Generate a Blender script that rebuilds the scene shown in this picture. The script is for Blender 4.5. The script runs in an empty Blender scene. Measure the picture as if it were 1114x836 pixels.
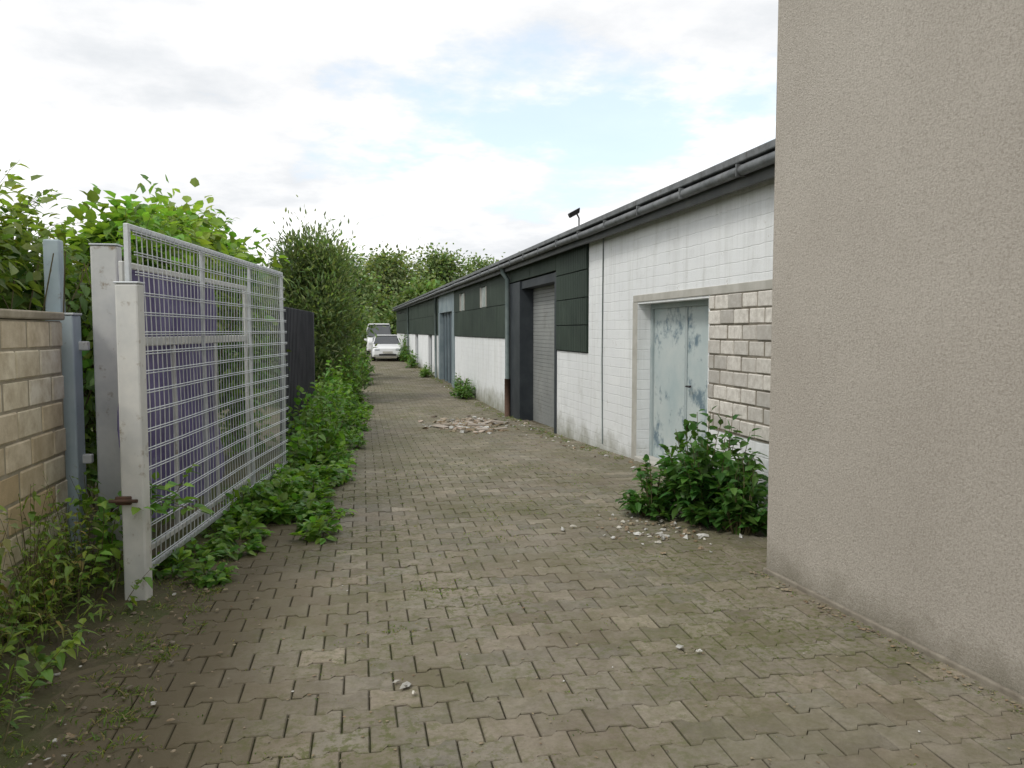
import bpy, math, random, bmesh
import numpy as np
from mathutils import Vector, Matrix
random.seed(7); rng=np.random.default_rng(7)
S=bpy.context.scene
S.view_settings.view_transform='Standard'; S.view_settings.look='None'; S.view_settings.exposure=0
COL=S.collection

def gz(y):
    xs=[-50,9,13,18,26,36,50,300]; zs=[0,0,-.16,-.28,-.26,-.14,0,0]
    return float(np.interp(y,xs,zs))

# ---------------------------------------------------------------- materials
def newmat(name):
    m=bpy.data.materials.new(name); m.use_nodes=True
    nt=m.node_tree; b=nt.nodes['Principled BSDF']; return m,nt,b
def N(nt,t,**k):
    n=nt.nodes.new(t)
    for a,v in k.items(): setattr(n,a,v)
    return n
def noise(nt,vec,scale,detail=6,rough=.6):
    n=N(nt,'ShaderNodeTexNoise'); n.inputs['Scale'].default_value=scale
    n.inputs['Detail'].default_value=detail; n.inputs['Roughness'].default_value=rough
    if vec is not None: nt.links.new(vec,n.inputs['Vector'])
    return n.outputs['Fac']
def ramp(nt,fac,stops):
    r=N(nt,'ShaderNodeValToRGB'); nt.links.new(fac,r.inputs['Fac'])
    e=r.color_ramp.elements
    while len(e)<len(stops): e.new(.5)
    for i,(p,c) in enumerate(stops):
        e[i].position=p; e[i].color=(c if isinstance(c,tuple) else (c,c,c))+(1,)
    return r.outputs['Color']
def mix(nt,fac,a,b,bt='MIX'):
    m=N(nt,'ShaderNodeMix',data_type='RGBA',blend_type=bt)
    for s,v in ((m.inputs[0],fac),(m.inputs[6],a),(m.inputs[7],b)):
        if isinstance(v,bpy.types.NodeSocket): nt.links.new(v,s)
        else: s.default_value=(v if isinstance(v,(int,float)) else tuple(v)+(1,))
    return m.outputs[2]
def math_(nt,op,a,b=0.0,clamp=False):
    m=N(nt,'ShaderNodeMath',operation=op); m.use_clamp=clamp
    for s,v in ((m.inputs[0],a),(m.inputs[1],b)):
        if isinstance(v,bpy.types.NodeSocket): nt.links.new(v,s)
        else: s.default_value=v
    return m.outputs[0]
def bump(nt,b,h,strength=.3,dist=.01):
    n=N(nt,'ShaderNodeBump'); n.inputs['Strength'].default_value=strength; n.inputs['Distance'].default_value=dist
    nt.links.new(h,n.inputs['Height']); nt.links.new(n.outputs[0],b.inputs['Normal'])
def wpos(nt):
    return N(nt,'ShaderNodeNewGeometry').outputs['Position']
def sep(nt,v):
    s=N(nt,'ShaderNodeSeparateXYZ'); nt.links.new(v,s.inputs[0]); return s.outputs
def scalevec(nt,v,sc):
    m=N(nt,'ShaderNodeMapping'); nt.links.new(v,m.inputs[0]); m.inputs['Scale'].default_value=sc; return m.outputs[0]

def simple(name,c1,c2,scale=3,rough=.8,bs=.2,bscale=40,bd=.004,spec=.3,metal=0,stain=None):
    m,nt,b=newmat(name); p=wpos(nt)
    f=ramp(nt,noise(nt,p,scale),[(.35,0.0),(.65,1.0)])
    c=mix(nt,f,c1,c2)
    if stain:
        col,sc,lo,hi=stain
        g=ramp(nt,noise(nt,p,sc,10,.7),[(lo,0.0),(hi,1.0)])
        c=mix(nt,g,c,col)
    nt.links.new(c,b.inputs['Base Color']); b.inputs['Roughness'].default_value=rough
    b.inputs['Specular IOR Level'].default_value=spec; b.inputs['Metallic'].default_value=metal
    if bs: bump(nt,b,noise(nt,p,bscale,4),bs,bd)
    return m

def whitewall():
    m,nt,b=newmat('white_painted_masonry'); p=wpos(nt); s=sep(nt,p)
    cb=N(nt,'ShaderNodeCombineXYZ'); nt.links.new(s[1],cb.inputs[0]); nt.links.new(s[2],cb.inputs[1])
    wob=N(nt,'ShaderNodeVectorMath',operation='MULTIPLY_ADD')
    nz=N(nt,'ShaderNodeTexNoise'); nz.inputs['Scale'].default_value=6; nt.links.new(p,nz.inputs['Vector'])
    nt.links.new(nz.outputs['Color'],wob.inputs[0]); wob.inputs[1].default_value=(.03,.03,0); nt.links.new(cb.outputs[0],wob.inputs[2])
    br=N(nt,'ShaderNodeTexBrick'); nt.links.new(wob.outputs[0],br.inputs['Vector'])
    br.inputs['Scale'].default_value=1; br.inputs['Brick Width'].default_value=.3; br.inputs['Row Height'].default_value=.125
    br.inputs['Mortar Size'].default_value=.007; br.inputs['Mortar Smooth'].default_value=1
    br.inputs['Color1'].default_value=(.78,.80,.80,1); br.inputs['Color2'].default_value=(.74,.76,.765,1); br.inputs['Mortar'].default_value=(.70,.72,.725,1)
    base=mix(nt,ramp(nt,noise(nt,p,1.1),[(.3,0.0),(.7,.8)]),br.outputs['Color'],(.70,.72,.73))
    st=noise(nt,scalevec(nt,p,(7,7,.6)),1.0,8,.65)
    base=mix(nt,ramp(nt,st,[(.50,0.0),(.8,.6)]),base,(.45,.46,.43))
    blot=ramp(nt,noise(nt,p,2.6,10,.7),[(.55,0.0),(.75,.45)])
    base=mix(nt,blot,base,(.50,.51,.49))
    ch=ramp(nt,noise(nt,p,8,12,.78),[(.62,0.0),(.66,.75)])
    base=mix(nt,ch,base,(.38,.35,.30))
    h=math_(nt,'ADD',s[2],math_(nt,'MULTIPLY',noise(nt,p,2.4,8,.7),1.1))
    base=mix(nt,ramp(nt,h,[(.30,.9),(.80,0.0)]),base,(.23,.23,.17))
    nt.links.new(base,b.inputs['Base Color']); b.inputs['Roughness'].default_value=.85
    hh=math_(nt,'ADD',math_(nt,'MULTIPLY',br.outputs['Fac'],-1.0),math_(nt,'MULTIPLY',noise(nt,p,45,6,.7),.9))
    bump(nt,b,hh,.45,.008); return m

def stucco():
    m,nt,b=newmat('stucco_render'); p=wpos(nt); s=sep(nt,p)
    c=mix(nt,ramp(nt,noise(nt,p,.8,5),[(.3,0.0),(.7,1.0)]),(.50,.465,.41),(.44,.405,.355))
    c=mix(nt,ramp(nt,noise(nt,scalevec(nt,p,(1.6,1.6,.6)),1.0,8),[(.52,0.0),(.85,.35)]),c,(.36,.33,.285))
    c=mix(nt,ramp(nt,noise(nt,p,75,4,.7),[(.38,.5),(.55,0.0)]),c,(.27,.24,.20))
    c=mix(nt,ramp(nt,noise(nt,p,110,3,.6),[(.58,0.0),(.7,.4)]),c,(.64,.60,.54))
    h=math_(nt,'ADD',s[2],math_(nt,'MULTIPLY',noise(nt,p,4,8,.7),.5))
    c=mix(nt,ramp(nt,h,[(.18,.85),(.46,0.0)]),c,(.19,.175,.13))
    nt.links.new(c,b.inputs['Base Color']); b.inputs['Roughness'].default_value=.95
    b.inputs['Specular IOR Level'].default_value=.1
    bump(nt,b,noise(nt,p,85,6,.75),.9,.012); return m

def paver():
    m,nt,b=newmat('concrete_pavers'); p=wpos(nt); s=sep(nt,p)
    a=N(nt,'ShaderNodeAttribute',attribute_name='Col')
    c=a.outputs['Color']
    c=mix(nt,ramp(nt,noise(nt,p,45,6),[(.3,.45),(.7,0.0)]),c,(.09,.077,.058))
    c=mix(nt,ramp(nt,noise(nt,p,8,8,.7),[(.45,0.0),(.72,.7)]),c,(.285,.255,.20))
    c=mix(nt,ramp(nt,noise(nt,scalevec(nt,p,(1.2,.7,1)),1.1,8,.7),[(.46,0.0),(.64,.6)]),c,(.13,.107,.072))
    mz=noise(nt,p,.8,10,.78)
    c=mix(nt,ramp(nt,mz,[(.46,0.0),(.62,.6)]),c,(.10,.096,.042))
    mz2=math_(nt,'MULTIPLY',ramp(nt,noise(nt,p,20,6,.78),[(.49,0.0),(.57,1.0)]),ramp(nt,noise(nt,p,.6,5,.65),[(.38,0.0),(.58,.85)]))
    c=mix(nt,mz2,c,(.09,.10,.03))
    e=math_(nt,'ADD',s[0],math_(nt,'MULTIPLY',noise(nt,p,1.6,8,.7),1.5))
    c=mix(nt,ramp(nt,e,[(0.0,.9),(.6,0.0)]),c,(.10,.082,.048))
    nt.links.new(c,b.inputs['Base Color']); b.inputs['Roughness'].default_value=.8
    b.inputs['Specular IOR Level'].default_value=.3
    bump(nt,b,noise(nt,p,90,5,.7),.5,.005); return m

def earth():
    m,nt,b=newmat('earth'); p=wpos(nt)
    c=mix(nt,ramp(nt,noise(nt,p,3,8,.7),[(.35,0.0),(.65,1.0)]),(.065,.052,.03),(.12,.10,.06))
    c=mix(nt,ramp(nt,noise(nt,p,1.2,8,.7),[(.42,0.0),(.58,.85)]),c,(.065,.08,.022))
    nt.links.new(c,b.inputs['Base Color']); b.inputs['Roughness'].default_value=1
    bump(nt,b,noise(nt,p,50,6,.7),.8,.015); return m

def leafmat(name,rough=.45,trans=.4):
    m,nt,b=newmat(name)
    a=N(nt,'ShaderNodeAttribute',attribute_name='Col')
    nt.links.new(a.outputs['Color'],b.inputs['Base Color']); b.inputs['Roughness'].default_value=rough
    b.inputs['Specular IOR Level'].default_value=.4
    t=N(nt,'ShaderNodeBsdfTranslucent')
    tc=mix(nt,1.0,a.outputs['Color'],(1.6,1.7,.7),'MULTIPLY'); nt.links.new(tc,t.inputs[0])
    mx=N(nt,'ShaderNodeMixShader'); mx.inputs[0].default_value=trans
    nt.links.new(b.outputs[0],mx.inputs[1]); nt.links.new(t.outputs[0],mx.inputs[2])
    nt.links.new(mx.outputs[0],nt.nodes['Material Output'].inputs[0]); return m

def attrmat(name,rough=.9,bs=.5,bscale=50,stain=None,mulscale=12,amt=.55):
    m,nt,b=newmat(name); p=wpos(nt)
    a=N(nt,'ShaderNodeAttribute',attribute_name='Col')
    c=mix(nt,ramp(nt,noise(nt,p,mulscale,8,.7),[(.35,amt),(.62,0.0)]),a.outputs['Color'],stain or (.15,.12,.08))
    nt.links.new(c,b.inputs['Base Color']); b.inputs['Roughness'].default_value=rough
    bump(nt,b,noise(nt,p,bscale,6,.7),bs,.006); return m

M_white=whitewall(); M_stucco=stucco(); M_pav=paver(); M_earth=earth()
M_leaf=leafmat('leaf_green'); M_leafd=leafmat('leaf_distant',.7,.3)
M_stem=simple('stem_brown',(.09,.07,.035),(.14,.13,.06),8)
M_bark=simple('bark',(.07,.055,.04),(.12,.10,.075),6,.95,.8,25,.02)
def greenclad():
    m,nt,b=newmat('dark_green_cladding'); p=wpos(nt); s=sep(nt,p)
    c=mix(nt,ramp(nt,noise(nt,p,1.1,6),[(.3,0.0),(.7,1.0)]),(.022,.034,.027),(.042,.060,.046))
    c=mix(nt,ramp(nt,noise(nt,scalevec(nt,p,(8,8,.6)),1.2,8),[(.55,0.0),(.8,.5)]),c,(.10,.115,.095))
    nt.links.new(c,b.inputs['Base Color']); b.inputs['Roughness'].default_value=.7
    b.inputs['Specular IOR Level'].default_value=.2
    w=N(nt,'ShaderNodeTexWave'); w.bands_direction='Y'; w.inputs['Scale'].default_value=3.2; nt.links.new(p,w.inputs['Vector'])
    bump(nt,b,w.outputs['Fac'],.5,.012); return m
M_green=greenclad()
M_dark=simple('dark_frame_paint',(.022,.028,.034),(.04,.048,.054),3,.6,.1)
M_fascia=simple('grey_fascia',(.045,.05,.052),(.08,.085,.08),2,.6,.1)
M_roof=simple('fibre_cement_roof',(.16,.165,.16),(.26,.26,.25),2,.85,.3,stain=((.10,.11,.07),3,.5,.65))
M_gutter=simple('zinc_gutter',(.10,.11,.115),(.17,.18,.185),5,.55,.05,metal=.1,stain=((.06,.06,.055),7,.5,.7))
M_roller=simple('grey_roller_door',(.21,.22,.215),(.27,.28,.27),1.5,.6,.1,stain=((.14,.135,.12),2,.55,.75))
M_bluegrey=simple('blue_grey_panel',(.16,.21,.23),(.24,.29,.31),2,.6,.1)
M_dkbg=simple('dark_blue_door',(.03,.045,.06),(.05,.07,.09),2,.5,.1)
M_door=simple('peeling_door_paint',(.38,.46,.47),(.50,.55,.54),1.6,.6,.35,stain=((.14,.20,.24),3.0,.52,.62))
M_dframe=simple('door_frame_paint',(.30,.36,.37),(.40,.45,.45),3,.6,.1)
M_glasswin=simple('pale_window_glass',(.42,.46,.46),(.30,.34,.35),5,.25,0,spec=.6)
M_pipe=simple('green_grey_downpipe',(.08,.11,.11),(.13,.16,.155),5,.5,.05)
M_rust=simple('rust',(.12,.07,.05),(.08,.055,.04),20,.9,.4)
M_lintel=simple('concrete_lintel',(.47,.46,.42),(.38,.37,.33),5,.9,.3)
M_mortar=simple('mortar',(.16,.14,.11),(.26,.235,.19),10,.95,.5)
M_lmortar=simple('pale_mortar',(.30,.27,.20),(.40,.36,.28),10,.95,.5)
M_brick=attrmat('sand_lime_blocks',stain=(.38,.30,.18),mulscale=7,amt=.65)
M_pbrick=attrmat('whitewashed_bricks',stain=(.30,.27,.23),mulscale=14)
M_galv=simple('galvanised_steel',(.56,.58,.59),(.44,.47,.49),9,.45,.08,metal=.15)
M_gwhite=simple('weathered_white_paint',(.62,.62,.59),(.50,.51,.50),5,.6,.15,stain=((.24,.19,.13),9,.58,.70))
M_gblue=simple('pale_blue_grey_paint',(.33,.41,.45),(.42,.49,.52),4,.6,.12,stain=((.2,.15,.1),10,.60,.7))
M_tarp=simple('purple_tarpaulin',(.125,.105,.23),(.19,.17,.31),2.2,.75,.4,9,.04,stain=((.30,.30,.40),6,.56,.74))
M_black=simple('dark_sheet_fence',(.020,.022,.028),(.045,.046,.054),2,.7,.2)
M_carw=simple('white_car_paint',(.78,.79,.8),(.72,.73,.74),1,.25,0,spec=.6)
M_glass=simple('car_glass',(.02,.025,.03),(.04,.045,.05),1,.08,0,spec=.8)
M_tyre=simple('tyre_rubber',(.015,.015,.015),(.025,.025,.025),9,.9,.1)
M_plast=simple('black_plastic',(.02,.02,.022),(.03,.03,.03),9,.6,0)
M_lampg=simple('headlamp',(.55,.57,.6),(.4,.42,.45),15,.15,0,spec=.8)
M_litter=attrmat('litter',.8,.2,30,(.3,.28,.22))

# ---------------------------------------------------------------- mesh helpers
def link(o,parent=None):
    COL.objects.link(o)
    if parent: o.parent=parent
    return o
def empty(name,loc=(0,0,0),rz=0):
    e=bpy.data.objects.new(name,None); e.location=loc; e.rotation_euler=(0,0,rz); e.empty_display_size=.2
    COL.objects.link(e); return e
def mesh(name,V,F,mats,parent=None,mi=None,smooth=False,cols=None,loc=None):
    me=bpy.data.meshes.new(name); me.from_pydata([tuple(v) for v in V],[],[tuple(f) for f in F])
    for m in (mats if isinstance(mats,(list,tuple)) else [mats]): me.materials.append(m)
    if mi is not None: me.polygons.foreach_set('material_index',list(mi))
    if smooth: me.polygons.foreach_set('use_smooth',[True]*len(F))
    if cols is not None:
        a=me.color_attributes.new('Col','FLOAT_COLOR','POINT'); a.data.foreach_set('color',np.asarray(cols,dtype=np.float32).ravel())
    me.update()
    o=bpy.data.objects.new(name,me)
    if loc: o.location=loc
    return link(o,parent)
BF=[(0,3,2,1),(4,5,6,7),(0,1,5,4),(1,2,6,5),(2,3,7,6),(3,0,4,7)]
def bv(x0,x1,y0,y1,z0,z1):
    return [(x0,y0,z0),(x1,y0,z0),(x1,y1,z0),(x0,y1,z0),(x0,y0,z1),(x1,y0,z1),(x1,y1,z1),(x0,y1,z1)]
def bevel(o,w,seg=2):
    m=o.modifiers.new('b','BEVEL'); m.width=w; m.segments=seg; m.limit_method='ANGLE'; return o
def box(name,x0,x1,y0,y1,z0,z1,mat,parent=None,bw=0):
    o=mesh(name,bv(x0,x1,y0,y1,z0,z1),BF,mat,parent)
    if bw: bevel(o,bw)
    return o
def boxes(name,L,mat,parent=None,bw=0,cols=None):
    V=[];F=[];C=[]
    for i,b in enumerate(L):
        k=len(V); V+=bv(*b); F+=[tuple(a+k for a in f) for f in BF]
        if cols is not None: C+=[tuple(cols[i])+(1,)]*8
    o=mesh(name,V,F,mat,parent,cols=C if cols is not None else None)
    if bw: bevel(o,bw,1)
    return o
def tubes_data(paths,ns=6):
    V=[];F=[]
    for P,R in paths:
        P=[Vector(p) for p in P]; k0=len(V)
        for i,p in enumerate(P):
            d=(P[min(i+1,len(P)-1)]-P[max(i-1,0)])
            if d.length<1e-6: d=Vector((0,0,1))
            d.normalize(); up=Vector((0,0,1)) if abs(d.z)<.9 else Vector((1,0,0))
            a=d.cross(up).normalized(); b=d.cross(a)
            r=R[i] if isinstance(R,(list,tuple)) else R
            for j in range(ns):
                t=2*math.pi*j/ns; V.append(tuple(p+a*(r*math.cos(t))+b*(r*math.sin(t))))
        for i in range(len(P)-1):
            for j in range(ns):
                F.append((k0+i*ns+j,k0+i*ns+(j+1)%ns,k0+(i+1)*ns+(j+1)%ns,k0+(i+1)*ns+j))
        F.append(tuple(k0+j for j in range(ns))); F.append(tuple(k0+(len(P)-1)*ns+j for j in reversed(range(ns))))
    return V,F
def tubes(name,paths,mat,parent=None,ns=6,smooth=True):
    V,F=tubes_data(paths,ns); return mesh(name,V,F,mat,parent,smooth=smooth)

# ---------------------------------------------------------------- ground & alley
ys=[-60,-20,-5]+[i*1.0 for i in range(0,60)]+[70,100,200,500,1200]
xs=[-900,-200,-50,-15,-5,-2,0,2,5,15,50,200,900]
V=[(x,y,gz(y)-.013) for y in ys for x in xs]; F=[]
for j in range(len(ys)-1):
    for i in range(len(xs)-1):
        k=j*len(xs)+i; F.append((k,k+1,k+1+len(xs),k+len(xs)))
mesh('ground',V,F,M_earth)

def stucco_x(y): return 2.63+(4.92-y)*.084
def wall_x(y): return 3.62-.026*y
L_,P_,t_,c_,g_=.222,.172,.016,.022,.003
up=[(-L_/2,P_/2+t_),(-L_/4-c_/2,P_/2+t_),(-L_/4+c_/2,P_/2-t_),(L_/4-c_/2,P_/2-t_),(L_/4+c_/2,P_/2+t_),(L_/2,P_/2+t_)]
outl=up+[(-x,-y) for x,y in up]
outl=np.array(outl)[::-1]
o1=outl*np.array([(L_-2*g_)/L_,(P_-2*g_)/P_]); o2=outl*np.array([(L_-2*g_-.010)/L_,(P_-2*g_-.010)/P_])
V=[];F=[];C=[]
JY=[]
row=0; y=-1.0
while y<62:
    x=-2.1+(L_/2 if row%2 else 0)
    JY.append(y+P_/2)
    while x<3.6:
        lim=stucco_x(y) if y<4.95 else wall_x(y)
        left=-1.5 if y<6.6 else (-.95 if y<30 else -.6)
        if x-L_/2<lim and x+L_/2>left-.1+random.uniform(0,.15):
            if random.random()>.001:
                k=len(V); dz=max(-.0035,min(.006,random.gauss(0,.0016)))+.0015*math.sin(x*1.3+y*.5); tx=random.gauss(0,.012); ty=random.gauss(0,.012)
                z0=gz(y)
                ro=random.gauss(0,.008); cr_,sr_=math.cos(ro),math.sin(ro)
                v=max(.4,random.gauss(1,.13))
                if random.random()<.06: v*=1.35
                w=random.uniform(-.01,.01)
                col=(.225*v+w,.199*v,.156*v-w*.6,1)
                for (a,b) in o2: V.append((x+a*cr_-b*sr_,y+b*cr_+a*sr_,z0+dz+tx*a+ty*b))
                for (a,b) in o1: V.append((x+a*cr_-b*sr_,y+b*cr_+a*sr_,z0+dz-.005+tx*a+ty*b))
                for (a,b) in o1: V.append((x+a*cr_-b*sr_,y+b*cr_+a*sr_,z0-.025))
                C+=[col]*12+[tuple(q*.75 for q in col[:3])+(1,)]*12+[tuple(q*.4 for q in col[:3])+(1,)]*12
                F.append(tuple(range(k,k+12)))
                for r in (0,12):
                    for i in range(12):
                        j=(i+1)%12; F.append((k+r+i,k+r+12+i,k+r+12+j,k+r+j))
        x+=L_
    y+=P_; row+=1
o=mesh('paved_alley',V,F,M_pav,cols=C)
bm=bmesh.new(); bm.from_mesh(o.data); bmesh.ops.recalc_face_normals(bm,faces=bm.faces); bm.to_mesh(o.data); bm.free()

V=[];F=[]; nx,ny=26,120
for j in range(ny+1):
    for i in range(nx+1):
        yy=1.5+j*.07; u=i/nx; x0=-1.9; x1=(-1.0 if yy<5.6 else -.9)+.12*math.sin(yy*3.1)+.07*math.sin(yy*7.7)
        x=x0+(x1-x0)*u
        h=.085*(1-u)**1.1*(.6+.4*math.sin(yy*2.2+u*3))+random.uniform(-.007,.007)
        V.append((x,yy,gz(yy)+h-.012*(u**4)*1.6))
for j in range(ny):
    for i in range(nx):
        k=j*(nx+1)+i; F.append((k,k+1,k+nx+2,k+nx+1))
mesh('dirt_verge',V,F,M_earth,smooth=True)

# ---------------------------------------------------------------- stucco building
ang=math.atan(.084)
st=empty('stucco_building',(2.63,4.92,0),ang)
box('walls',0,7,-9,0,-.3,7.5,M_stucco,st,.012)
box('plinth_edge',-.03,-.002,-9,-.01,-.3,.028,M_mortar,st,.008)
box('roof_edge',-.08,7.1,-9.1,.08,7.5,7.65,M_fascia,st)

# ---------------------------------------------------------------- warehouse row
wh=empty('warehouse_building',(3.62,0,0),math.atan(.026))
TOP=2.93
box('wall_near',0,.35,5.0,7.67,-.5,TOP,M_white,wh)
box('wall_over_door',0,.35,7.67,9.66,1.93,TOP,M_white,wh)
box('wall_mid',0,.35,9.66,11.7,-.5,TOP,M_white,wh)
box('wall_low',0,.35,11.7,13.5,-.5,1.26,M_white,wh)
box('wall_low_far',0,.35,17.4,26.2,-.5,1.42,M_white,wh)
segs=[(30.5,33.0),(34.4,39.0),(40.6,46.0),(47.4,54.0)]
boxes('wall_low_end',[(0,.35,a,b,-.5,1.42) for a,b in segs],M_white,wh)
boxes('dark_openings',[(.12,.35,33.0,34.4,-.5,1.42),(.12,.35,39.0,40.6,-.5,1.42),(.12,.35,46,47.4,-.5,1.42)],M_dkbg,wh)
G=[]
def panels(a,b,z0,z1,n,rows):
    w=(b-a)/n; h=(z1-z0)/rows
    for i in range(n):
        for j in range(rows):
            G.append((-.03-.004*((i+j)%2),.3,a+i*w+.006,a+(i+1)*w-.006,z0+j*h+.006,z0+(j+1)*h-.006))
panels(11.72,13.48,1.27,TOP,1,4)
panels(13.5,17.38,2.62,TOP,2,1)
for a,b,n in ((17.42,20.2,2),(21.1,23.9,2),(24.8,26.18,1)): panels(a,b,1.43,TOP,n,2)
for a in (20.2,23.9):
    G.append((-.03,.3,a+.006,a+.894,1.436,2.2)); G.append((-.03,.3,a+.006,a+.894,2.72,TOP-.006))
panels(30.52,54,1.43,TOP,12,2)
boxes('green_cladding',G,M_green,wh,.004)
boxes('cladding_backing',[(.01,.29,11.72,13.48,1.262,TOP-.01),(.01,.29,17.42,20.2,1.422,TOP-.01),(.01,.29,30.52,54,1.422,TOP-.01)],M_dark,wh)
boxes('high_windows',[(-.01,.06,a+.01,a+.89,2.21,2.71) for a in (20.2,23.9)],M_glasswin,wh)
boxes('window_frames',[(-.045,.02,a,a+.05,2.2,2.72) for a in (20.2,23.9)]+[(-.045,.02,a+.84,a+.89,2.2,2.72) for a in (20.2,23.9)],M_lintel,wh)
box('doorway_pier',-.04,.35,16.3,17.4,-.5,2.6,M_dark,wh,.01)
box('doorway_jamb',-.02,.35,13.5,13.62,-.5,2.6,M_dark,wh,.006)
D=[]; z=-.3
while z<2.6: D.append((.25,.30,13.62,16.3,z+.002,min(z+.073,2.598))); z+=.075
boxes('roller_door',D,M_roller,wh,.003)
box('roller_door_core',.27,.34,13.62,16.3,-.3,2.6,M_roller,wh)
box('door_head',.0,.25,13.62,16.3,2.45,2.6,M_dark,wh)
box('blue_panel',-.02,.3,26.2,30.5,2.25,TOP,M_bluegrey,wh)
box('blue_pier',-.03,.3,26.2,26.7,-.5,2.25,M_bluegrey,wh)
box('blue_pier_far',-.03,.3,30.1,30.5,-.5,2.25,M_bluegrey,wh)
box('blue_door',.12,.2,26.7,30.1,-.5,2.25,M_dkbg,wh)
boxes('blue_door_bars',[(.06,.118,26.7+i*.85,26.76+i*.85,-.5,2.25) for i in range(4)],M_bluegrey,wh)
box('door_leaf',.20,.25,7.67,8.62,-.02,1.93,M_door,wh,.006)
box('door_leaf_far',.20,.25,8.635,9.6,-.02,1.93,M_door,wh,.006)
boxes('door_frame',[(.17,.26,9.6,9.66,-.05,1.93),(.165,.2,7.67,9.6,1.87,1.93),(.185,.2,8.60,8.655,-.02,1.87)],M_dframe,wh,.004)
box('door_threshold',-.03,.2,7.67,9.66,-.2,.03,M_lintel,wh,.01)
tubes('door_handle',[([(.2,8.5,.98),(.14,8.5,.98),(.14,8.4,.98)],.011)],M_plast,wh)
box('lintel',-.012,.1,5.0,9.8,1.955,2.04,M_lintel,wh,.006)
box('door_surround',-.008,.05,9.665,9.82,-.2,1.953,M_lintel,wh,.004)
box('infill_mortar',-.004,.1,5.0,7.63,.62,1.953,M_mortar,wh)
B=[];BC=[]
rh=1.32/9
for r in range(9):
    yy=5.0-(.13 if r%2 else 0)
    while yy<7.6:
        y0=max(yy,5.0); y1=min(yy+.27,7.64)
        if y1-y0>.04:
            j=random.uniform(-.006,.007)
            B.append((-.016+j,.05,y0+random.uniform(.003,.012),y1-.005,.63+r*rh+random.uniform(.004,.012),.63+(r+1)*rh-random.uniform(.003,.009)))
            v=random.choice([.66,.62,.55,.46,.70]); BC.append((v,v*.96,v*.88))
        yy+=.28
boxes('infill_bricks',B,M_pbrick,wh,.008,BC)
V=[];F=[]
step=.09; n=int((54.6-4.9)/step)
for i in range(n+1):
    yy=4.9+i*step; dz=.012*(1 if i%2 else -1)
    V+=[(-.22,yy,3.08+dz),(6.5,yy,3.62+dz),(13,yy,3.1+dz)]
for i in range(n):
    k=i*3; F+=[(k,k+1,k+4,k+3),(k+1,k+2,k+5,k+4)]
o=mesh('roof_sheets',V,F,M_roof,wh); sm=o.modifiers.new('s','SOLIDIFY'); sm.thickness=.02
box('verge_flashing',-.25,-.18,4.95,54.4,3.045,3.115,M_gutter,wh,.01)
box('fascia_board',-.17,-.13,4.95,54.4,2.85,3.03,M_fascia,wh)
box('soffit',-.13,0.3,4.95,54.4,TOP+.002,TOP+.03,M_dark,wh)
gp_=[]
yy=4.95
while yy<54.5: gp_.append((-.225+random.gauss(0,.003),yy,2.98-.0005*yy+random.gauss(0,.004))); yy+=1.5
tubes('gutter',[(gp_,.046)],M_gutter,wh,10)
boxes('gutter_brackets',[(-.275,-.17,5.4+i*1.2,5.42+i*1.2,2.925,3.03) for i in range(40)],M_gutter,wh)
tubes('downpipe',[([(-.22,17.25,2.94),(-.2,17.25,2.84),(-.1,17.25,2.7),(-.1,17.25,.55)],.05)],M_pipe,wh,10)
tubes('downpipe_foot',[([(-.1,17.25,.56),(-.1,17.25,-.35)],.062)],M_rust,wh,10)
tubes('wall_cable',[([(-.012,11.0,2.9),(-.012,11.02,1.2),(-.012,10.98,0)],.008)],M_pipe,wh,6)
tubes('far_downpipe',[([(-.08,31,2.95),(-.08,31,-.3)],.045),([(-.08,44,2.95),(-.08,44,-.3)],.045)],M_pipe,wh,8)
boxes('back_walls',[(12.6,12.9,5,54.2,-.5,3.0),(.35,12.6,5.0,5.3,-.5,2.95),(.35,12.6,53.9,54.2,-.5,2.95)],M_white,wh)
fl=empty('roof_floodlight',(3.16,11.7,3.1)); fl.scale=(.72,.72,.72)
tubes('bracket',[([(0,0,-.1),(0,0,.22),(-.05,-.02,.3)],.016)],M_plast,fl)
bevel(mesh('lamp_head',[(-.18,-.06,.22),(.0,-.06,.32),(.0,.1,.32),(-.18,.1,.22),(-.22,-.1,.31),(.0,-.1,.43),(.0,.12,.43),(-.22,.12,.31)],BF,M_plast,fl),.02)
wl=empty('wall_lamp',(2.32,46,2.55)); tubes('arm',[([(.15,0,0),(-.1,0,.1),(-.25,0,.08)],.015)],M_plast,wl); box('head',-.38,-.2,-.08,.08,.0,.08,M_plast,wl,.01)

# ---------------------------------------------------------------- left block wall
bw=empty('block_wall',(-1.86,0,0))
box('mortar_core',-.24,-.006,-3,5.52,-.2,1.66,M_lmortar,bw)
B=[];BC=[]; rh=.166
for r in range(10):
    yy=-3-(.17 if r%2 else 0)
    while yy<5.54:
        y0=max(yy,-3); y1=min(yy+.335,5.54)
        if y1-y0>.05:
            j=random.uniform(-.004,.004)
            B.append((-.25,0+j,y0+random.uniform(.003,.007),y1-.004,r*rh+.005,(r+1)*rh-random.uniform(.003,.006)))
            c=random.choice([(.74,.68,.53),(.70,.62,.47),(.76,.72,.61),(.64,.55,.39),(.55,.43,.26) if r<6 else (.7,.66,.54)]); v=random.uniform(.92,1.06)
            BC.append(tuple(q*v for q in c))
        yy+=.34
boxes('blocks',B,M_brick,bw,.010,BC)
box('coping',-.26,.01,-3,5.56,1.665,1.715,M_lmortar,bw,.01)

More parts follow.
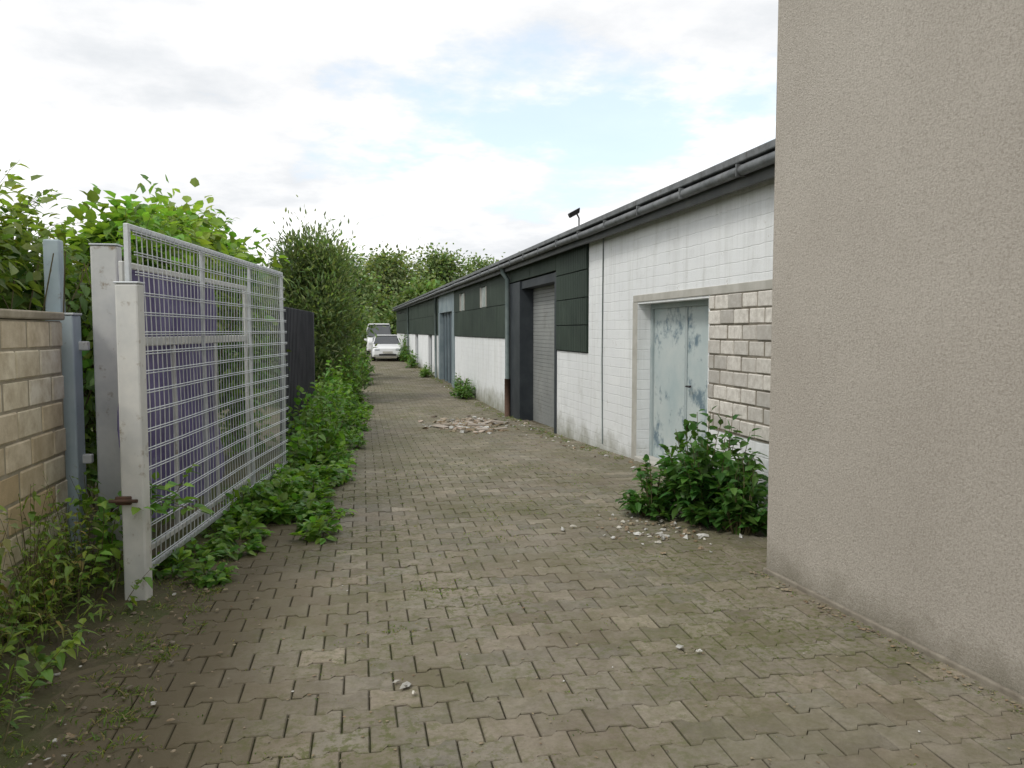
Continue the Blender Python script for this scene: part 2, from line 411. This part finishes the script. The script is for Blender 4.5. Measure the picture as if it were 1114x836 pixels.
# ---------------------------------------------------------------- gate
gp=empty('gate_post',(-1.92,5.72,0))
box('shaft',-.085,.085,-.07,.09,-.2,1.70,M_gblue,gp,.012)
box('cap',-.09,.09,-.075,.095,1.70,1.715,M_galv,gp,.004)
box('upper_shaft',-.14,-.04,.1,.19,-.2,2.2,M_gblue,gp,.01)
boxes('rails',[(.0,.14,.02,.07,1.47,1.53),(.0,.14,.02,.07,.72,.78)],M_gwhite,gp,.006)
gp2=empty('gate_post',(-1.70,5.92,0))
box('shaft',-.085,.085,-.06,.06,-.2,2.17,M_gwhite,gp2,.012)
box('cap',-.09,.09,-.065,.065,2.17,2.182,M_galv,gp2,.003)
gp3=empty('gate_post',(-1.325,5.03,0),-.124)
box('shaft',-.066,.066,-.05,.05,-.05,1.87,M_gwhite,gp3,.012)
box('cap',-.07,.07,-.054,.054,1.87,1.882,M_galv,gp3,.004)
box('latch',-.09,-.0,-.075,-.052,.59,.64,M_rust,gp3,.006)
tubes('bolt',[([(-.12,-.08,.615),(.04,-.08,.615)],.011)],M_rust,gp3)

gt=empty('wire_mesh_gate',(-1.36,5.12,0),-math.atan2(.5,4.01))
GL=4.04; z0,z1=.10,2.23
def ring(y0,y1,za,zb,w,x0,x1):
    return [(x0,x1,y0,y0+w,za,zb),(x0,x1,y1-w,y1,za,zb),(x0+.002,x1-.002,y0+w,y1-w,za,za+w),(x0+.002,x1-.002,y0+w,y1-w,zb-w,zb)]
fr=ring(0,GL,z0,z1,.034,-.016,.016)
for a in (1.35,2.7): fr.append((-.014,.014,a,a+.026,z0+.034,z1-.034))
boxes('frame',fr,M_galv,gt,.005)
paths=[]
def sagx(a,z): return .026+.025*math.sin(a*1.7+z)*math.sin(z*1.4)
a=.08
while a<GL-.05:
    paths.append(([(sagx(a,z),a,z) for z in (z0+.02,.6,1.1,1.6,z1-.01)],.0036)); a+=.08
z=z0+.06
while z<z1-.02:
    for q in (0,.016): paths.append(([(sagx(yy,z)+.006,yy,z+q) for yy in (.02,.7,1.4,2.1,2.8,3.4,GL-.02)],.0037))
    z+=.118
tubes('wire_mesh',paths,M_galv,gt,4,False)
fr=ring(.12,2.9,.16,2.02,.04,-.10,-.07)
fr+=[(-.098,-.072,.16,2.86,1.5,1.56)]
for a in (.95,1.9): fr.append((-.097,-.073,a,a+.035,.20,1.498))
boxes('folded_leaf_frame',fr,M_gwhite,gt,.006)
nu,nv=70,60; V=[];F=[]
for j in range(nv+1):
    for i in range(nu+1):
        yy=.22+i/nu*1.95+.03*math.sin(j*.2); zz=.28+j/nv*1.72+.03*math.sin(yy*3)
        x=-.145+.018*math.sin(yy*17+2*math.sin(zz*3))+.012*math.sin(zz*9+yy*5)+.010*math.sin(yy*31+zz*4)+random.uniform(-.002,.002)
        V.append((x,yy,zz))
for j in range(nv):
    for i in range(nu):
        k=j*(nu+1)+i; F.append((k,k+1,k+nu+2,k+nu+1))
mesh('tarpaulin',V,F,M_tarp,gt,smooth=True)

df=empty('dark_panel_fence',(-1.12,12.2,0),-math.atan2(.3,5.4))
boxes('panels',[(-.03,0,i*1.25,i*1.25+1.243,-.5,1.95) for i in range(3)],M_black,df,.004)
boxes('posts',[(-.09,-.035,i*1.25,i*1.25+.06,-.5,1.9) for i in range(4)],M_dark,df)
boxes('ribs',[(.001,.008,.12+i*.16,.14+i*.16,-.4,1.94) for i in range(22)],M_black,df,.002)

# ---------------------------------------------------------------- vegetation
TPL=np.array([(0,0,0),(.3,-.5,.10),(.32,0,0),(.3,.5,.10),(.68,-.36,.07),(.7,0,0),(.68,.36,.07),(1,0,0)],float)
LF=[(0,2,1),(0,3,2),(1,2,5,4),(2,3,6,5),(4,5,7),(5,6,7)]
class Veg:
    def __init__(s): s.P=[];s.A=[];s.Nn=[];s.L=[];s.W=[];s.C=[];s.T=[];s.D=[]
    def leaf(s,p,a,n,l,w,c,d=.25): s.P.append(p);s.A.append(a);s.Nn.append(n);s.L.append(l);s.W.append(w);s.C.append(c);s.D.append(d)
    def many(s,P,A,Nn,l,w,C,d=.2):
        s.P+=list(P);s.A+=list(A);s.Nn+=list(Nn);s.L+=list(l);s.W+=list(w);s.C+=list(C);s.D+=[d]*len(P)
    def build(s,name,lm=None,sm=None,ns=4):
        lm=lm or M_leaf; sm=sm or M_stem
        P=np.array(s.P,float);A=np.array(s.A,float);Nn=np.array(s.Nn,float);L=np.array(s.L)[:,None];W=np.array(s.W)[:,None];D=np.array(s.D)[:,None]
        A/=np.linalg.norm(A,axis=1,keepdims=True)+1e-9
        Sd=np.cross(A,Nn); Sd/=np.linalg.norm(Sd,axis=1,keepdims=True)+1e-9
        Nm=np.cross(Sd,A)
        n=len(P); V=np.zeros((n,8,3))
        for k,(u,v,w) in enumerate(TPL):
            V[:,k,:]=P+A*(u*L)+Sd*(v*W)+Nm*(w*W*1.2)+np.array([0,0,-1.0])*(D*L*u*u)
        V=V.reshape(-1,3)
        C=np.repeat(np.concatenate([np.array(s.C),np.ones((n,1))],1)[:,None,:],8,axis=1).reshape(-1,4)
        tv,tf=tubes_data(s.T,ns) if s.T else ([],[])
        tri=np.array([f for f in LF if len(f)==3]);qd=np.array([f for f in LF if len(f)==4])
        base=(np.arange(n)*8)[:,None,None]
        TF=(base+tri[None]).reshape(-1,3); QF=(base+qd[None]).reshape(-1,4)
        off=len(V)
        F=TF.tolist()+QF.tolist()+[tuple(i+off for i in f) for f in tf]
        mi=[0]*(len(TF)+len(QF))+[1]*len(tf)
        VV=V.tolist()+[tuple(v) for v in tv]
        CC=np.concatenate([C,np.tile([.1,.1,.05,1],(len(tv),1))]) if tv else C
        return mesh(name,VV,F,[lm,sm],mi=mi,cols=CC)
def gcol(base,var=.3,yel=.15):
    v=max(.4,random.gauss(1,var)); y=random.uniform(-yel,yel)
    return (max(0.005,base[0]*v*(1+2*y)),base[1]*v*(1+.5*y),base[2]*v)
def rdir(): 
    v=rng.normal(size=3); return v/np.linalg.norm(v)
def stem(vg,b,e,nl,l,w,base,start=.25,sag=.1,r=.006,droop=.3):
    b=np.array(b,float);e=np.array(e,float); m=(b+e)/2; m[2]+=np.linalg.norm(e-b)*sag; m+=rng.normal(size=3)*np.linalg.norm(e-b)*.05
    pts=[]
    for i in range(6):
        t=i/5; pts.append((1-t)**2*b+2*t*(1-t)*m+t*t*e)
    if r: vg.T.append(([tuple(p) for p in pts],[r*(1-.7*i/5) for i in range(6)]))
    k=random.uniform(.75,1.25)
    for i in range(nl):
        t=start+(1-start)*(i+random.random())/nl
        p=(1-t)**2*b+2*t*(1-t)*m+t*t*e
        d=2*(1-t)*(m-b)+2*t*(e-m); d/=np.linalg.norm(d)+1e-9
        s=np.cross(d,[0,0,1])+rdir()*.5; s/=np.linalg.norm(s)+1e-9
        if i%2: s=-s
        a=s+d*.5+rdir()*.25; n=np.array([0,0,1])+rdir()*.45
        sz=random.uniform(.65,1.2)*(1-.35*t)
        c=gcol(base,.22); c=tuple(q*k for q in c)
        vg.leaf(p+a*.01,a,n,l*sz,w*sz,c,droop)
def bush(vg,c,rx,ry,h,ns,nl,l,w,base,r=.007,z=None,droop=.3,low=.15):
    z=gz(c[1]) if z is None else z
    for i in range(ns):
        th=random.uniform(0,2*math.pi); q=random.random()**.5; ph=random.uniform(low,1)
        ex=c[0]+rx*q*math.cos(th)*(1.15-.35*ph); ey=c[1]+ry*q*math.sin(th)*(1.15-.35*ph); ez=z+h*ph*(1-.35*q*q)*random.uniform(.8,1.1)
        b=(c[0]+rx*.35*math.cos(th)*q,c[1]+ry*.35*math.sin(th)*q,z)
        stem(vg,b,(ex,ey,ez),nl,l,w,base,r=r,droop=droop)
def mass(vg,c,rad,ncl,per,leaf,lw,base,cs=.3,up=.3,xmax=None):
    c=np.array(c,float);rad=np.array(rad,float)
    for i in range(ncl):
        d=rdir(); q=random.uniform(.55,1.0); cc=c+d*rad*q
        s=cs*random.uniform(.6,1.3)
        P=cc+rng.normal(size=(per,3))*np.array([s,s,s*.75])*.55
        if xmax is not None: P=P[P[:,0]<xmax]
        m=len(P)
        if m==0: continue
        A=(P-cc); A/=np.linalg.norm(A,axis=1,keepdims=True)+1e-9
        A=A+rng.normal(size=(m,3))*.5+np.array([0,0,up-.2])
        Nn=rng.normal(size=(m,3))*.45+np.array([0,0,1.0])+d*.5
        l=leaf*rng.uniform(.6,1.25,m); tint=random.uniform(.65,1.35); yy=random.uniform(.85,1.25)
        v=np.clip(rng.normal(1,.2,m),.4,1.7)*tint; ye=rng.uniform(.85,1.2,m)*yy
        vg.many(P,A,Nn,l,l*lw,np.stack([base[0]*v*ye,base[1]*v,base[2]*v],1),.3)
        if random.random()<.7: vg.T.append(([(c[0],c[1],max(0,c[2]-rad[2])),tuple((c+cc)/2),tuple(cc)],[.014,.009,.004]))

vg=Veg(); bush(vg,(2.86,6.35),.52,.52,.97,110,15,.15,.09,(.06,.145,.028)); bush(vg,(2.45,6.6),.30,.3,.55,36,10,.13,.08,(.065,.15,.03))
bush(vg,(2.92,5.9),.28,.28,.72,32,12,.14,.08,(.06,.14,.028))
vg.build('leafy_bush')
vg=Veg()
for i in range(30):
    y=6.9+i*.62+random.uniform(-.2,.2); x=-.72+random.uniform(-.18,.16)+ (y-7)*.012
    if y<9.2: x+=0.12; h=random.uniform(.22,.42)
    elif y<10.8: h=random.uniform(.5,.75)
    elif y<15: h=random.uniform(.75,1.1)
    else: h=random.uniform(.7,1.0)
    bush(vg,(x,y),.40,.42,h,32,11,.155,.098,(.125,.24,.04),r=.005)
for i in range(22):
    y=6.4+i*.7; bush(vg,(-.36+.02*(y-7)+random.uniform(-.16,.18),y),.24,.3,random.uniform(.12,.36),14,8,.125,.08,(.135,.26,.04),r=.004)
vg.build('alley_weeds')
vg=Veg()
for (x,y,h,rx) in ((-.65,18.5,1.2,.5),(-.5,21,1.5,.5),(-.5,24,1.5,.55),(-.3,28,1.4,.6),(-.1,33,1.3,.6)):
    bush(vg,(x,y),rx,.8,h,80,12,.20,.13,(.12,.23,.042))
vg.build('knotweed_thicket')
vg=Veg()
for y in (4.6,5.6,6.6,7.6): mass(vg,(-2.95,y,1.85),(.65,.7,.85),32,80,.115,.62,(.16,.24,.055),.34,xmax=-2.15)
for y in (7.2,8.4,9.6,10.8): mass(vg,(-2.35,y,1.3),(.5,.8,1.0),26,75,.12,.58,(.10,.185,.04),.34,xmax=-1.75)
for y,zz in ((8.6,2.0),(9.6,2.2),(10.6,2.35)): mass(vg,(-2.25,y,zz),(.5,.6,.68),28,75,.17,.58,(.17,.29,.055),.34,xmax=-1.72)
mass(vg,(-2.0,11.9,2.3),(.42,.7,.70),26,75,.17,.58,(.16,.28,.052),.3)
mass(vg,(-1.75,11.6,.9),(.35,1.2,.9),24,70,.13,.58,(.10,.19,.04),.3)
for y in (3.5,5.5,7.5,9.5): mass(vg,(-4.6,y,1.5),(1.0,1.3,1.05),26,70,.13,.58,(.12,.20,.05),.4)
for i in range(34):
    y=random.uniform(7.5,12.3); x=-2.1; stem(vg,(x,y,2.0+.1*(y-7)),(x+random.uniform(-.1,.4),y+random.uniform(-.5,.5),random.uniform(2.45,2.75)+.13*(y-8)),13,.18,.10,(.17,.31,.052),.1,.25,.005,.4)
for i in range(46):
    y=random.uniform(4.6,7.6); stem(vg,(-2.9,y,2.2),(-2.7+random.uniform(-.5,.4),y+random.uniform(-.4,.4),random.uniform(2.45,2.8)),13,.11,.07,(.18,.27,.06),.05,.25,.004,.4)
for i in range(150):
    x=random.uniform(-3.2,-1.85); y=random.uniform(5.9,11); vg.T.append(([(x,y,0),(x+random.gauss(0,.15),y+random.gauss(0,.15),1.0),(x+random.gauss(0,.3),y+random.gauss(0,.3),2.1)],[.01,.007,.004]))
vg.build('vine_hedge')
vg=Veg()
for i in range(18):
    t=i/17; y=5.4+t*3.7; x=-1.2+t*.45+random.uniform(-.1,.22); bush(vg,(x,y),.22,.25,random.uniform(.12,.35) if t>.25 else .14,10,8,.12,.07,(.13,.25,.04),r=.004)
for i in range(14):
    y=random.uniform(5.0,5.8);x=random.uniform(-1.75,-1.45); stem(vg,(x,y,0),(x+random.uniform(-.1,.4),y+random.uniform(-.4,.2),random.uniform(.35,.8)),12,.12,.075,(.15,.28,.04),.2,.15,.005)
for i in range(9):
    stem(vg,(-1.75,5.8,.3),(-1.15+random.uniform(-.15,.2),5.0+random.uniform(-.15,.35),random.uniform(.42,.70)),10,.13,.085,(.14,.28,.04),.3,.2,.004)
vg.build('gate_weeds')
vg=Veg()
for i in range(230):
    y=random.uniform(2.6,5.4); x=-1.84+abs(random.gauss(0,.18)); h=random.uniform(.2,.8)*(1 if x<-1.58 else .4)
    nar=random.random()<.6
    bb=(.17,.26,.05) if random.random()<.82 else (.30,.28,.10)
    stem(vg,(x,y,-.01),(x+random.gauss(0,.12),y+random.gauss(0,.10),h),random.randint(9,22),.10 if nar else .08,.018 if nar else .05,bb,.1,.05,.003,.5)
vg.build('wall_foot_weeds')

vg=Veg()
def tuft(x,y,n,h,base=(.13,.19,.04),sp=.03):
    for i in range(n):
        a=np.array([random.gauss(0,.6),random.gauss(0,.6),1.0]); hh=h*random.uniform(.5,1.2)
        c=gcol(base,.25)
        if random.random()<.2: c=(.28,.24,.12)
        vg.leaf((x+random.gauss(0,sp),y+random.gauss(0,sp*.5),gz(y)-.008),a,rdir(),hh,.006,c,.5)
for i in range(420):
    y=2+abs(random.gauss(0,8)); x=random.choice([random.gauss(-1.0,.3) if y<6.5 else random.gauss(-.3,.2),random.uniform(-1,3)])
    if x>(stucco_x(y) if y<4.9 else wall_x(y))-.02: continue
    tuft(x,y,8,.035)
for i in range(8000):
    x=random.uniform(-1.4,3.3); y=random.choice(JY)
    if y<1.8 or y>26: continue
    f=.5+.5*math.sin(x*2.3+1.7*math.sin(y*.9))*math.sin(y*1.1+x)
    if random.random()>f**1.4: continue
    if x>(stucco_x(y) if y<4.9 else wall_x(y))-.02: continue
    tuft(x,y+random.choice((-t_,t_)),4,.022,(.115,.16,.03),.022)
for i in range(300):
    y=random.uniform(2.3,6.8); tuft(random.uniform(-1.8,-.9),y,14,.08)
for i in range(110):
    y=random.uniform(1.5,4.9); tuft(stucco_x(y)-.05-abs(random.gauss(0,.03)),y,7,.03)
for i in range(220):
    y=random.uniform(9.7,45); tuft(wall_x(y)-.08-abs(random.gauss(0,.12)),y,14,.12)
for (cx,cy,r) in ((.45,5.0,.14),(.15,4.3,.10),(1.7,9.5,.6),(2.6,12,.5),(.2,15,.5),(1.3,7.2,.5),(2.8,10,.4),(.9,6.2,.4),(1.9,13,.6),(.3,9,.5),(1.2,18,.8),(2.3,8.2,.4)):
    for i in range(int(8+r*90)): tuft(random.gauss(cx,r*.6),random.gauss(cy,r*.8),8,.035)
vg.build('grass_tufts')

vg=Veg()
bush(vg,(2.72,22.5),.35,1.1,.75,60,10,.15,.09,(.095,.19,.04)); bush(vg,(2.45,31.5),.3,.8,.6,30,10,.15,.09,(.10,.19,.035))
bush(vg,(2.2,44),.4,1.5,1.6,60,10,.2,.12,(.09,.18,.035)); bush(vg,(2.25,38),.3,1,.9,30,10,.2,.12,(.10,.19,.037))
vg.build('wall_side_shrubs')

# trees
def tree(name,x,y,h,cr,n,leaf,lw,base,seed,trunk=.16,crown_lo=.2,clumps=38,lm=None,upright=False,fs=1.0):
    global rng
    random.seed(seed); rng=np.random.default_rng(seed); vg=Veg(); z=gz(y)-.1
    tp=[(x,y,z),(x+.1*trunk,y,z+h*.3),(x+random.gauss(0,.1),y,z+h*.6),(x,y,z+h*.9)]
    vg.T.append((tp,[trunk,trunk*.75,trunk*.45,trunk*.12]))
    cen=[]
    for i in range(clumps):
        th=random.uniform(0,6.283); f=random.uniform(0,1); zz=z+h*(crown_lo+(1-crown_lo)*f*.95)
        prof=(math.sin(math.pi*min(1,(f*.85+.15)))**.6) if not upright else (1-f*f)**.6*.8+.18
        rr=cr*prof*random.uniform(.3,1.0)
        c=np.array([x+rr*math.cos(th),y+rr*math.sin(th),zz]); cen.append(c)
        s=np.array([x,y,max(z+h*.15,zz-rr*.6-h*.05-(h*.1 if upright else 0))])
        mid=(s+c)/2+np.array([0,0,.05*h])
        vg.T.append(([tuple(s),tuple(mid),tuple(c)],[trunk*.35,trunk*.2,trunk*.05]))
    per=n//clumps
    for c in cen:
        tint=random.uniform(.7,1.3); s=cr*random.uniform(.14,.30)*fs
        P=c+rng.normal(size=(per,3))*np.array([s,s,s*(.75 if not upright else 1.15)])
        out=(P-c); out/=np.linalg.norm(out,axis=1,keepdims=True)+1e-9
        A=out+rng.normal(size=(per,3))*.6+(np.array([0,0,1.0]) if upright else 0)
        Nn=rng.normal(size=(per,3))*.7+np.array([0,0,1.0])
        l=leaf*rng.uniform(.6,1.3,per); w=l*lw
        yel=rng.uniform(.8,1.25,per); v=np.clip(rng.normal(1,.25,per),.4,1.8)*tint
        C=np.stack([base[0]*v*yel,base[1]*v,base[2]*v],1)
        vg.many(P,A,Nn,l,w,C,.15)
    vg.build(name,lm or M_leaf,M_bark,6)
tree('willow_tree',-1.4,21.5,4.2,1.25,28000,.16,.26,(.115,.165,.065),3,.12,.06,70,upright=True)
tree('willow_tree',-2.4,22.5,3.2,1.0,10000,.16,.26,(.115,.165,.065),4,.10,.08,34,upright=True)
tree('young_tree',-1.0,30,3.2,1.0,8000,.18,.4,(.11,.18,.045),5,.10,.2,30)
tree('leafy_tree',-3.9,48,5.2,2.2,8000,.26,.55,(.13,.21,.065),11,.2,.12,34,M_leafd)
for i,(x,y,h,cr,b) in enumerate(((-2.4,72,8.4,3.6,(.18,.25,.10)),(2.2,80,8.6,3.6,(.18,.24,.095)),(8.4,88,9.6,3.9,(.14,.20,.075)),(14,96,9.6,4.2,(.13,.19,.07)),(-10,66,6.5,3.4,(.13,.2,.065)),(4.6,64,5.0,2.4,(.13,.20,.06)),(19,98,9.5,4,(.10,.16,.05)))):
    tree('leafy_tree',x,y,h,cr,11000,.40,.6,b,20+i,.3,.1,54,M_leafd,fs=1.1)
random.seed(99); rng=np.random.default_rng(99)
vg=Veg()
for i in range(26):
    x=-24+i*2+random.uniform(-.6,.6); c=np.array([x,random.uniform(66,72),1.2])
    n=420; P=c+rng.normal(size=(n,3))*np.array([1.3,1,1.0]); P[:,2]=np.abs(P[:,2])
    v=rng.uniform(.6,1.3,n)*random.uniform(.7,1.2)
    vg.many(P,rng.normal(size=(n,3)),rng.normal(size=(n,3))*.6+np.array([0,0,1]),rng.uniform(.3,.6,n),rng.uniform(.2,.35,n),np.stack([.10*v,.16*v,.05*v],1))
vg.build('distant_shrubs',M_leafd)

# ---------------------------------------------------------------- vehicles
def loft(name,secs,mat,parent,bw=0.03):
    V=[];F=[]
    for (y,zb,zt,wb,wt) in secs:
        zm=zb+(zt-zb)*.55; wm=max(wb,wt)*1.02
        V+=[(-wb,y,zb),(wb,y,zb),(wm,y,zm),(wt,y,zt),(-wt,y,zt),(-wm,y,zm)]
    n=6
    for i in range(len(secs)-1):
        for j in range(n): F.append((i*n+j,i*n+(j+1)%n,(i+1)*n+(j+1)%n,(i+1)*n+j))
    F.append(tuple(reversed(range(n)))); F.append(tuple((len(secs)-1)*n+j for j in range(n)))
    o=mesh(name,V,F,mat,parent); bm=bmesh.new(); bm.from_mesh(o.data); bmesh.ops.recalc_face_normals(bm,faces=bm.faces); bm.to_mesh(o.data); bm.free()
    bevel(o,bw,3); return o
def car(name,x,y,h=1.45,w=.86,rz=0,van=False):
    e=empty(name,(x,y,gz(y)),rz)
    if not van:
        loft('body',[(-2.0,.35,.68,w*.86,w*.8),(-1.9,.22,.78,w*.97,w*.88),(-1.0,.2,.92,w,w*.93),(1.6,.2,.96,w,w*.93),(2.0,.28,.92,w*.93,w*.86)],M_carw,e)
        loft('greenhouse',[(-1.05,.9,.93,w*.9,w*.86),(-.35,.9,h-.04,w*.9,w*.68),(1.35,.9,h-.04,w*.9,w*.68),(1.85,.9,.95,w*.88,w*.84)],M_glass,e,bw=.02)
        loft('roof',[(-.42,h-.06,h-.02,w*.71,w*.62),(.2,h-.05,h,w*.71,w*.64),(1.4,h-.06,h-.02,w*.71,w*.62)],M_carw,e,bw=.015)
        pil=[]
        for s in (-1,1):
            pil+=[([(s*w*.9,-1.08,.92),(s*w*.71,-.38,h-.05)],.03),([(s*w*.9,.45,.94),(s*w*.71,.45,h-.04)],.035),([(s*w*.9,1.84,.94),(s*w*.71,1.38,h-.05)],.045)]
        tubes('pillars',pil,M_carw,e,8)
        zz=.66
    else:
        loft('body',[(-2.3,.35,.9,w*.9,w*.84),(-2.2,.25,1.05,w*.98,w*.92),(-1.5,.25,1.2,w,w*.95),(2.5,.25,1.2,w,w*.95)],M_carw,e)
        loft('greenhouse',[(-1.6,1.15,1.2,w*.94,w*.92),(-.9,1.15,h-.08,w*.94,w*.8),(-.2,1.15,h-.06,w*.94,w*.8)],M_glass,e,bw=.02)
        loft('cargo_box',[(-.25,1.15,h,w*.96,w*.82),(2.5,1.15,h,w*.96,w*.82)],M_carw,e,bw=.05)
        loft('roof',[(-.98,h-.09,h-.04,w*.83,w*.74),(-.2,h-.06,h,w*.83,w*.76)],M_carw,e,bw=.015); zz=.8
    fy=-2.0 if not van else -2.3
    boxes('bumper_grille',[(-w*.55,w*.55,fy-.03,fy+.1,.30,.40)],M_plast,e,.01)
    boxes('headlamps',[(-w*.84,-w*.5,fy-.012,fy+.12,zz-.1,zz+.02),(w*.5,w*.84,fy-.012,fy+.12,zz-.1,zz+.02)],M_lampg,e,.02)
    box('number_plate',-.26,.26,fy-.045,fy-.031,.42,.53,M_lintel,e)
    boxes('mirrors',[(-w-.17,-w+.02,-.95,-.85,.93,1.06),(w-.02,w+.17,-.95,-.85,.93,1.06)],M_carw,e,.02)
    for k,wy in enumerate((-1.25,1.3)):
        for s in (-1,1):
            tubes('wheel_%d'%(k*2+(s>0)),[([(s*(w-.19),wy,.31),(s*(w+.01),wy,.31)],.31)],M_tyre,e,24,False)
            tubes('rim_%d'%(k*2+(s>0)),[([(s*(w+.0),wy,.31),(s*(w+.02),wy,.31)],.19)],M_galv,e,16,False)
    return e
car('parked_car',1.3,46,1.42,.83)
car('parked_van',1.1,57,2.1,.85,van=True)

# ---------------------------------------------------------------- rubbish
V=[];F=[];C=[]
def bit(x,y,s,col,flat=.25,z=0):
    k=len(V); a=random.uniform(0,6.28); n=random.randint(4,7); zz=gz(y)+z+.004
    h=s*flat*random.uniform(.4,1); el=random.uniform(.3,1); ro=random.uniform(0,3.14)
    for r,hh in ((1,0),(.8,h)):
        for i in range(n):
            t=a+6.283*i/n; q=s*r*random.uniform(.5,1.3); u=q*math.cos(t); v=q*math.sin(t)*el
            V.append((x+u*math.cos(ro)-v*math.sin(ro),y+u*math.sin(ro)+v*math.cos(ro),zz+hh*random.uniform(.3,1.6)+.002)); C.append(tuple(col)+(1,))
    F.append(tuple(k+n+i for i in range(n)))
    for i in range(n): F.append((k+i,k+(i+1)%n,k+n+(i+1)%n,k+n+i))
wh_=[(.55,.55,.53),(.38,.38,.36),(.60,.58,.52)]; br_=[(.16,.10,.05),(.22,.15,.08),(.10,.075,.05),(.24,.19,.11)]
for i in range(130): bit(random.gauss(2.3,.25),random.gauss(6.1,.32),random.uniform(.005,.028),random.choice(wh_+br_*2),.6)
for i in range(18): bit(random.gauss(2.38,.18),random.gauss(5.95,.16),random.uniform(.015,.055),random.choice(wh_),.5)
for i in range(1200):
    y=1.8+abs(random.gauss(0,5)); x=random.uniform(-1.6,3.1)
    if x>(stucco_x(y) if y<4.95 else wall_x(y))-.05: continue
    bit(x,y,random.uniform(.003,.010),random.choice(br_*5+wh_[:1]))
for i in range(420): bit(random.gauss(-1.25,.26),random.uniform(2,6),random.uniform(.005,.018),random.choice(br_*6+wh_[:2]),.4,.01)
for i in range(220):
    y=random.uniform(1.5,4.9); bit(stucco_x(y)-.06-abs(random.gauss(0,.05)),y,random.uniform(.005,.016),random.choice(br_))
for (x,y,s) in ((.17,3.55,.035),(.13,3.60,.02),(.2,3.47,.018),(1.55,3.75,.025),(1.62,3.68,.018),(1.55,6.2,.05),(1.66,6.27,.03),(-1.33,3.05,.09),(-1.25,2.95,.06),(-1.42,3.2,.07)): bit(x,y,s,random.choice(wh_),.4,.01)
for i in range(380): bit(random.gauss(2.0,.40),random.gauss(15.4,.75),random.uniform(.015,.09),random.choice(wh_[:2]+[(.34,.27,.2),(.45,.36,.3)]+br_),.35)
for i in range(220):
    y=random.uniform(8,40); bit(wall_x(y)-.12-abs(random.gauss(0,.2)),y,random.uniform(.01,.04),random.choice(wh_+br_),.5)
mesh('scattered_litter',V,F,M_litter,cols=C)
pl=empty('rubble_pile',(2.0,15.3,gz(15.3)))
Vv=[];Ff=[]
for i in range(10):
    l=random.uniform(.15,.45); w=random.uniform(.06,.2); h=random.uniform(.01,.03)
    M=Matrix.Translation((random.gauss(0,.3),random.gauss(0,.45),.01+.006*i*.6))@Matrix.Rotation(random.uniform(-1.5,1.5),4,'Z')@Matrix.Rotation(random.uniform(-.1,.1),4,'Y')
    k=len(Vv); Vv+=[tuple(M@Vector(v)) for v in bv(-l/2,l/2,-w/2,w/2,0,h)]; Ff+=[tuple(a+k for a in f) for f in BF]
mesh('board_scraps',Vv,Ff,simple('old_wood',(.30,.25,.2),(.42,.38,.33),6),pl)

# ---------------------------------------------------------------- world
w=bpy.data.worlds.new('World'); S.world=w; w.use_nodes=True; nt=w.node_tree
bg=nt.nodes['Background']; sky=N(nt,'ShaderNodeTexSky',sky_type='NISHITA'); sky.sun_disc=False
SE=math.radians(48); AZ=math.radians(-125)
sky.sun_elevation=SE; sky.sun_rotation=AZ
tc=N(nt,'ShaderNodeTexCoord').outputs['Generated']; s=sep(nt,tc)
zz=math_(nt,'ADD',math_(nt,'MAXIMUM',s[2],0.0),.16)
cb=N(nt,'ShaderNodeCombineXYZ'); nt.links.new(math_(nt,'DIVIDE',s[0],zz),cb.inputs[0]); nt.links.new(math_(nt,'DIVIDE',s[1],zz),cb.inputs[1])
cv=cb.outputs[0]
shade=noise(nt,cv,1.0,8,.6)
cloudv=ramp(nt,shade,[(.30,(.68,.71,.745)),(.41,(.82,.84,.865)),(.48,(.94,.945,.955)),(.55,(1.15,1.15,1.15)),(.74,(1.8,1.8,1.79))])
dv=N(nt,'ShaderNodeVectorMath',operation='DISTANCE')
sc=N(nt,'ShaderNodeVectorMath',operation='MULTIPLY'); nt.links.new(tc,sc.inputs[0]); sc.inputs[1].default_value=(1,1,3.4)
nt.links.new(sc.outputs[0],dv.inputs[0]); dv.inputs[1].default_value=(.27,.93,.24*3.4)
hole=math_(nt,'ADD',dv.outputs['Value'],math_(nt,'MULTIPLY',math_(nt,'SUBTRACT',noise(nt,cv,2.0,8,.6),.5),1.0))
holef=ramp(nt,hole,[(.12,1.0),(.30,0.0)])
gen=ramp(nt,noise(nt,cv,.55,6,.55),[(.65,0.0),(.76,.8)])
bf=math_(nt,'MAXIMUM',holef,gen,True)
haze=N(nt,'ShaderNodeVectorMath',operation='ADD'); nt.links.new(sky.outputs[0],haze.inputs[0]); haze.inputs[1].default_value=(4.8,5.5,6.0)
cl=N(nt,'ShaderNodeVectorMath',operation='SCALE'); nt.links.new(cloudv,cl.inputs[0]); cl.inputs['Scale'].default_value=10
fin=mix(nt,math_(nt,'MULTIPLY',bf,.88),cl.outputs[0],haze.outputs[0])
nt.links.new(fin,bg.inputs['Color']); bg.inputs['Strength'].default_value=.108

sl=bpy.data.lights.new('sun','SUN'); sl.energy=1.8; sl.angle=math.radians(14); sl.color=(1,.965,.91)
so=bpy.data.objects.new('sun',sl); COL.objects.link(so)
d=Vector((math.sin(AZ)*math.cos(SE),math.cos(AZ)*math.cos(SE),math.sin(SE)))
so.rotation_euler=(-d).to_track_quat('-Z','Y').to_euler(); so.location=d*30

# ---------------------------------------------------------------- camera
cd=bpy.data.cameras.new('camera'); cd.sensor_width=36; cd.lens=36*880/1114; cd.clip_end=3000; cd.clip_start=.05
co=bpy.data.objects.new('camera',cd); COL.objects.link(co); co.location=(0,0,1.6)
co.rotation_euler=(math.radians(90-3.77),0,math.radians(-10.43)); S.camera=co
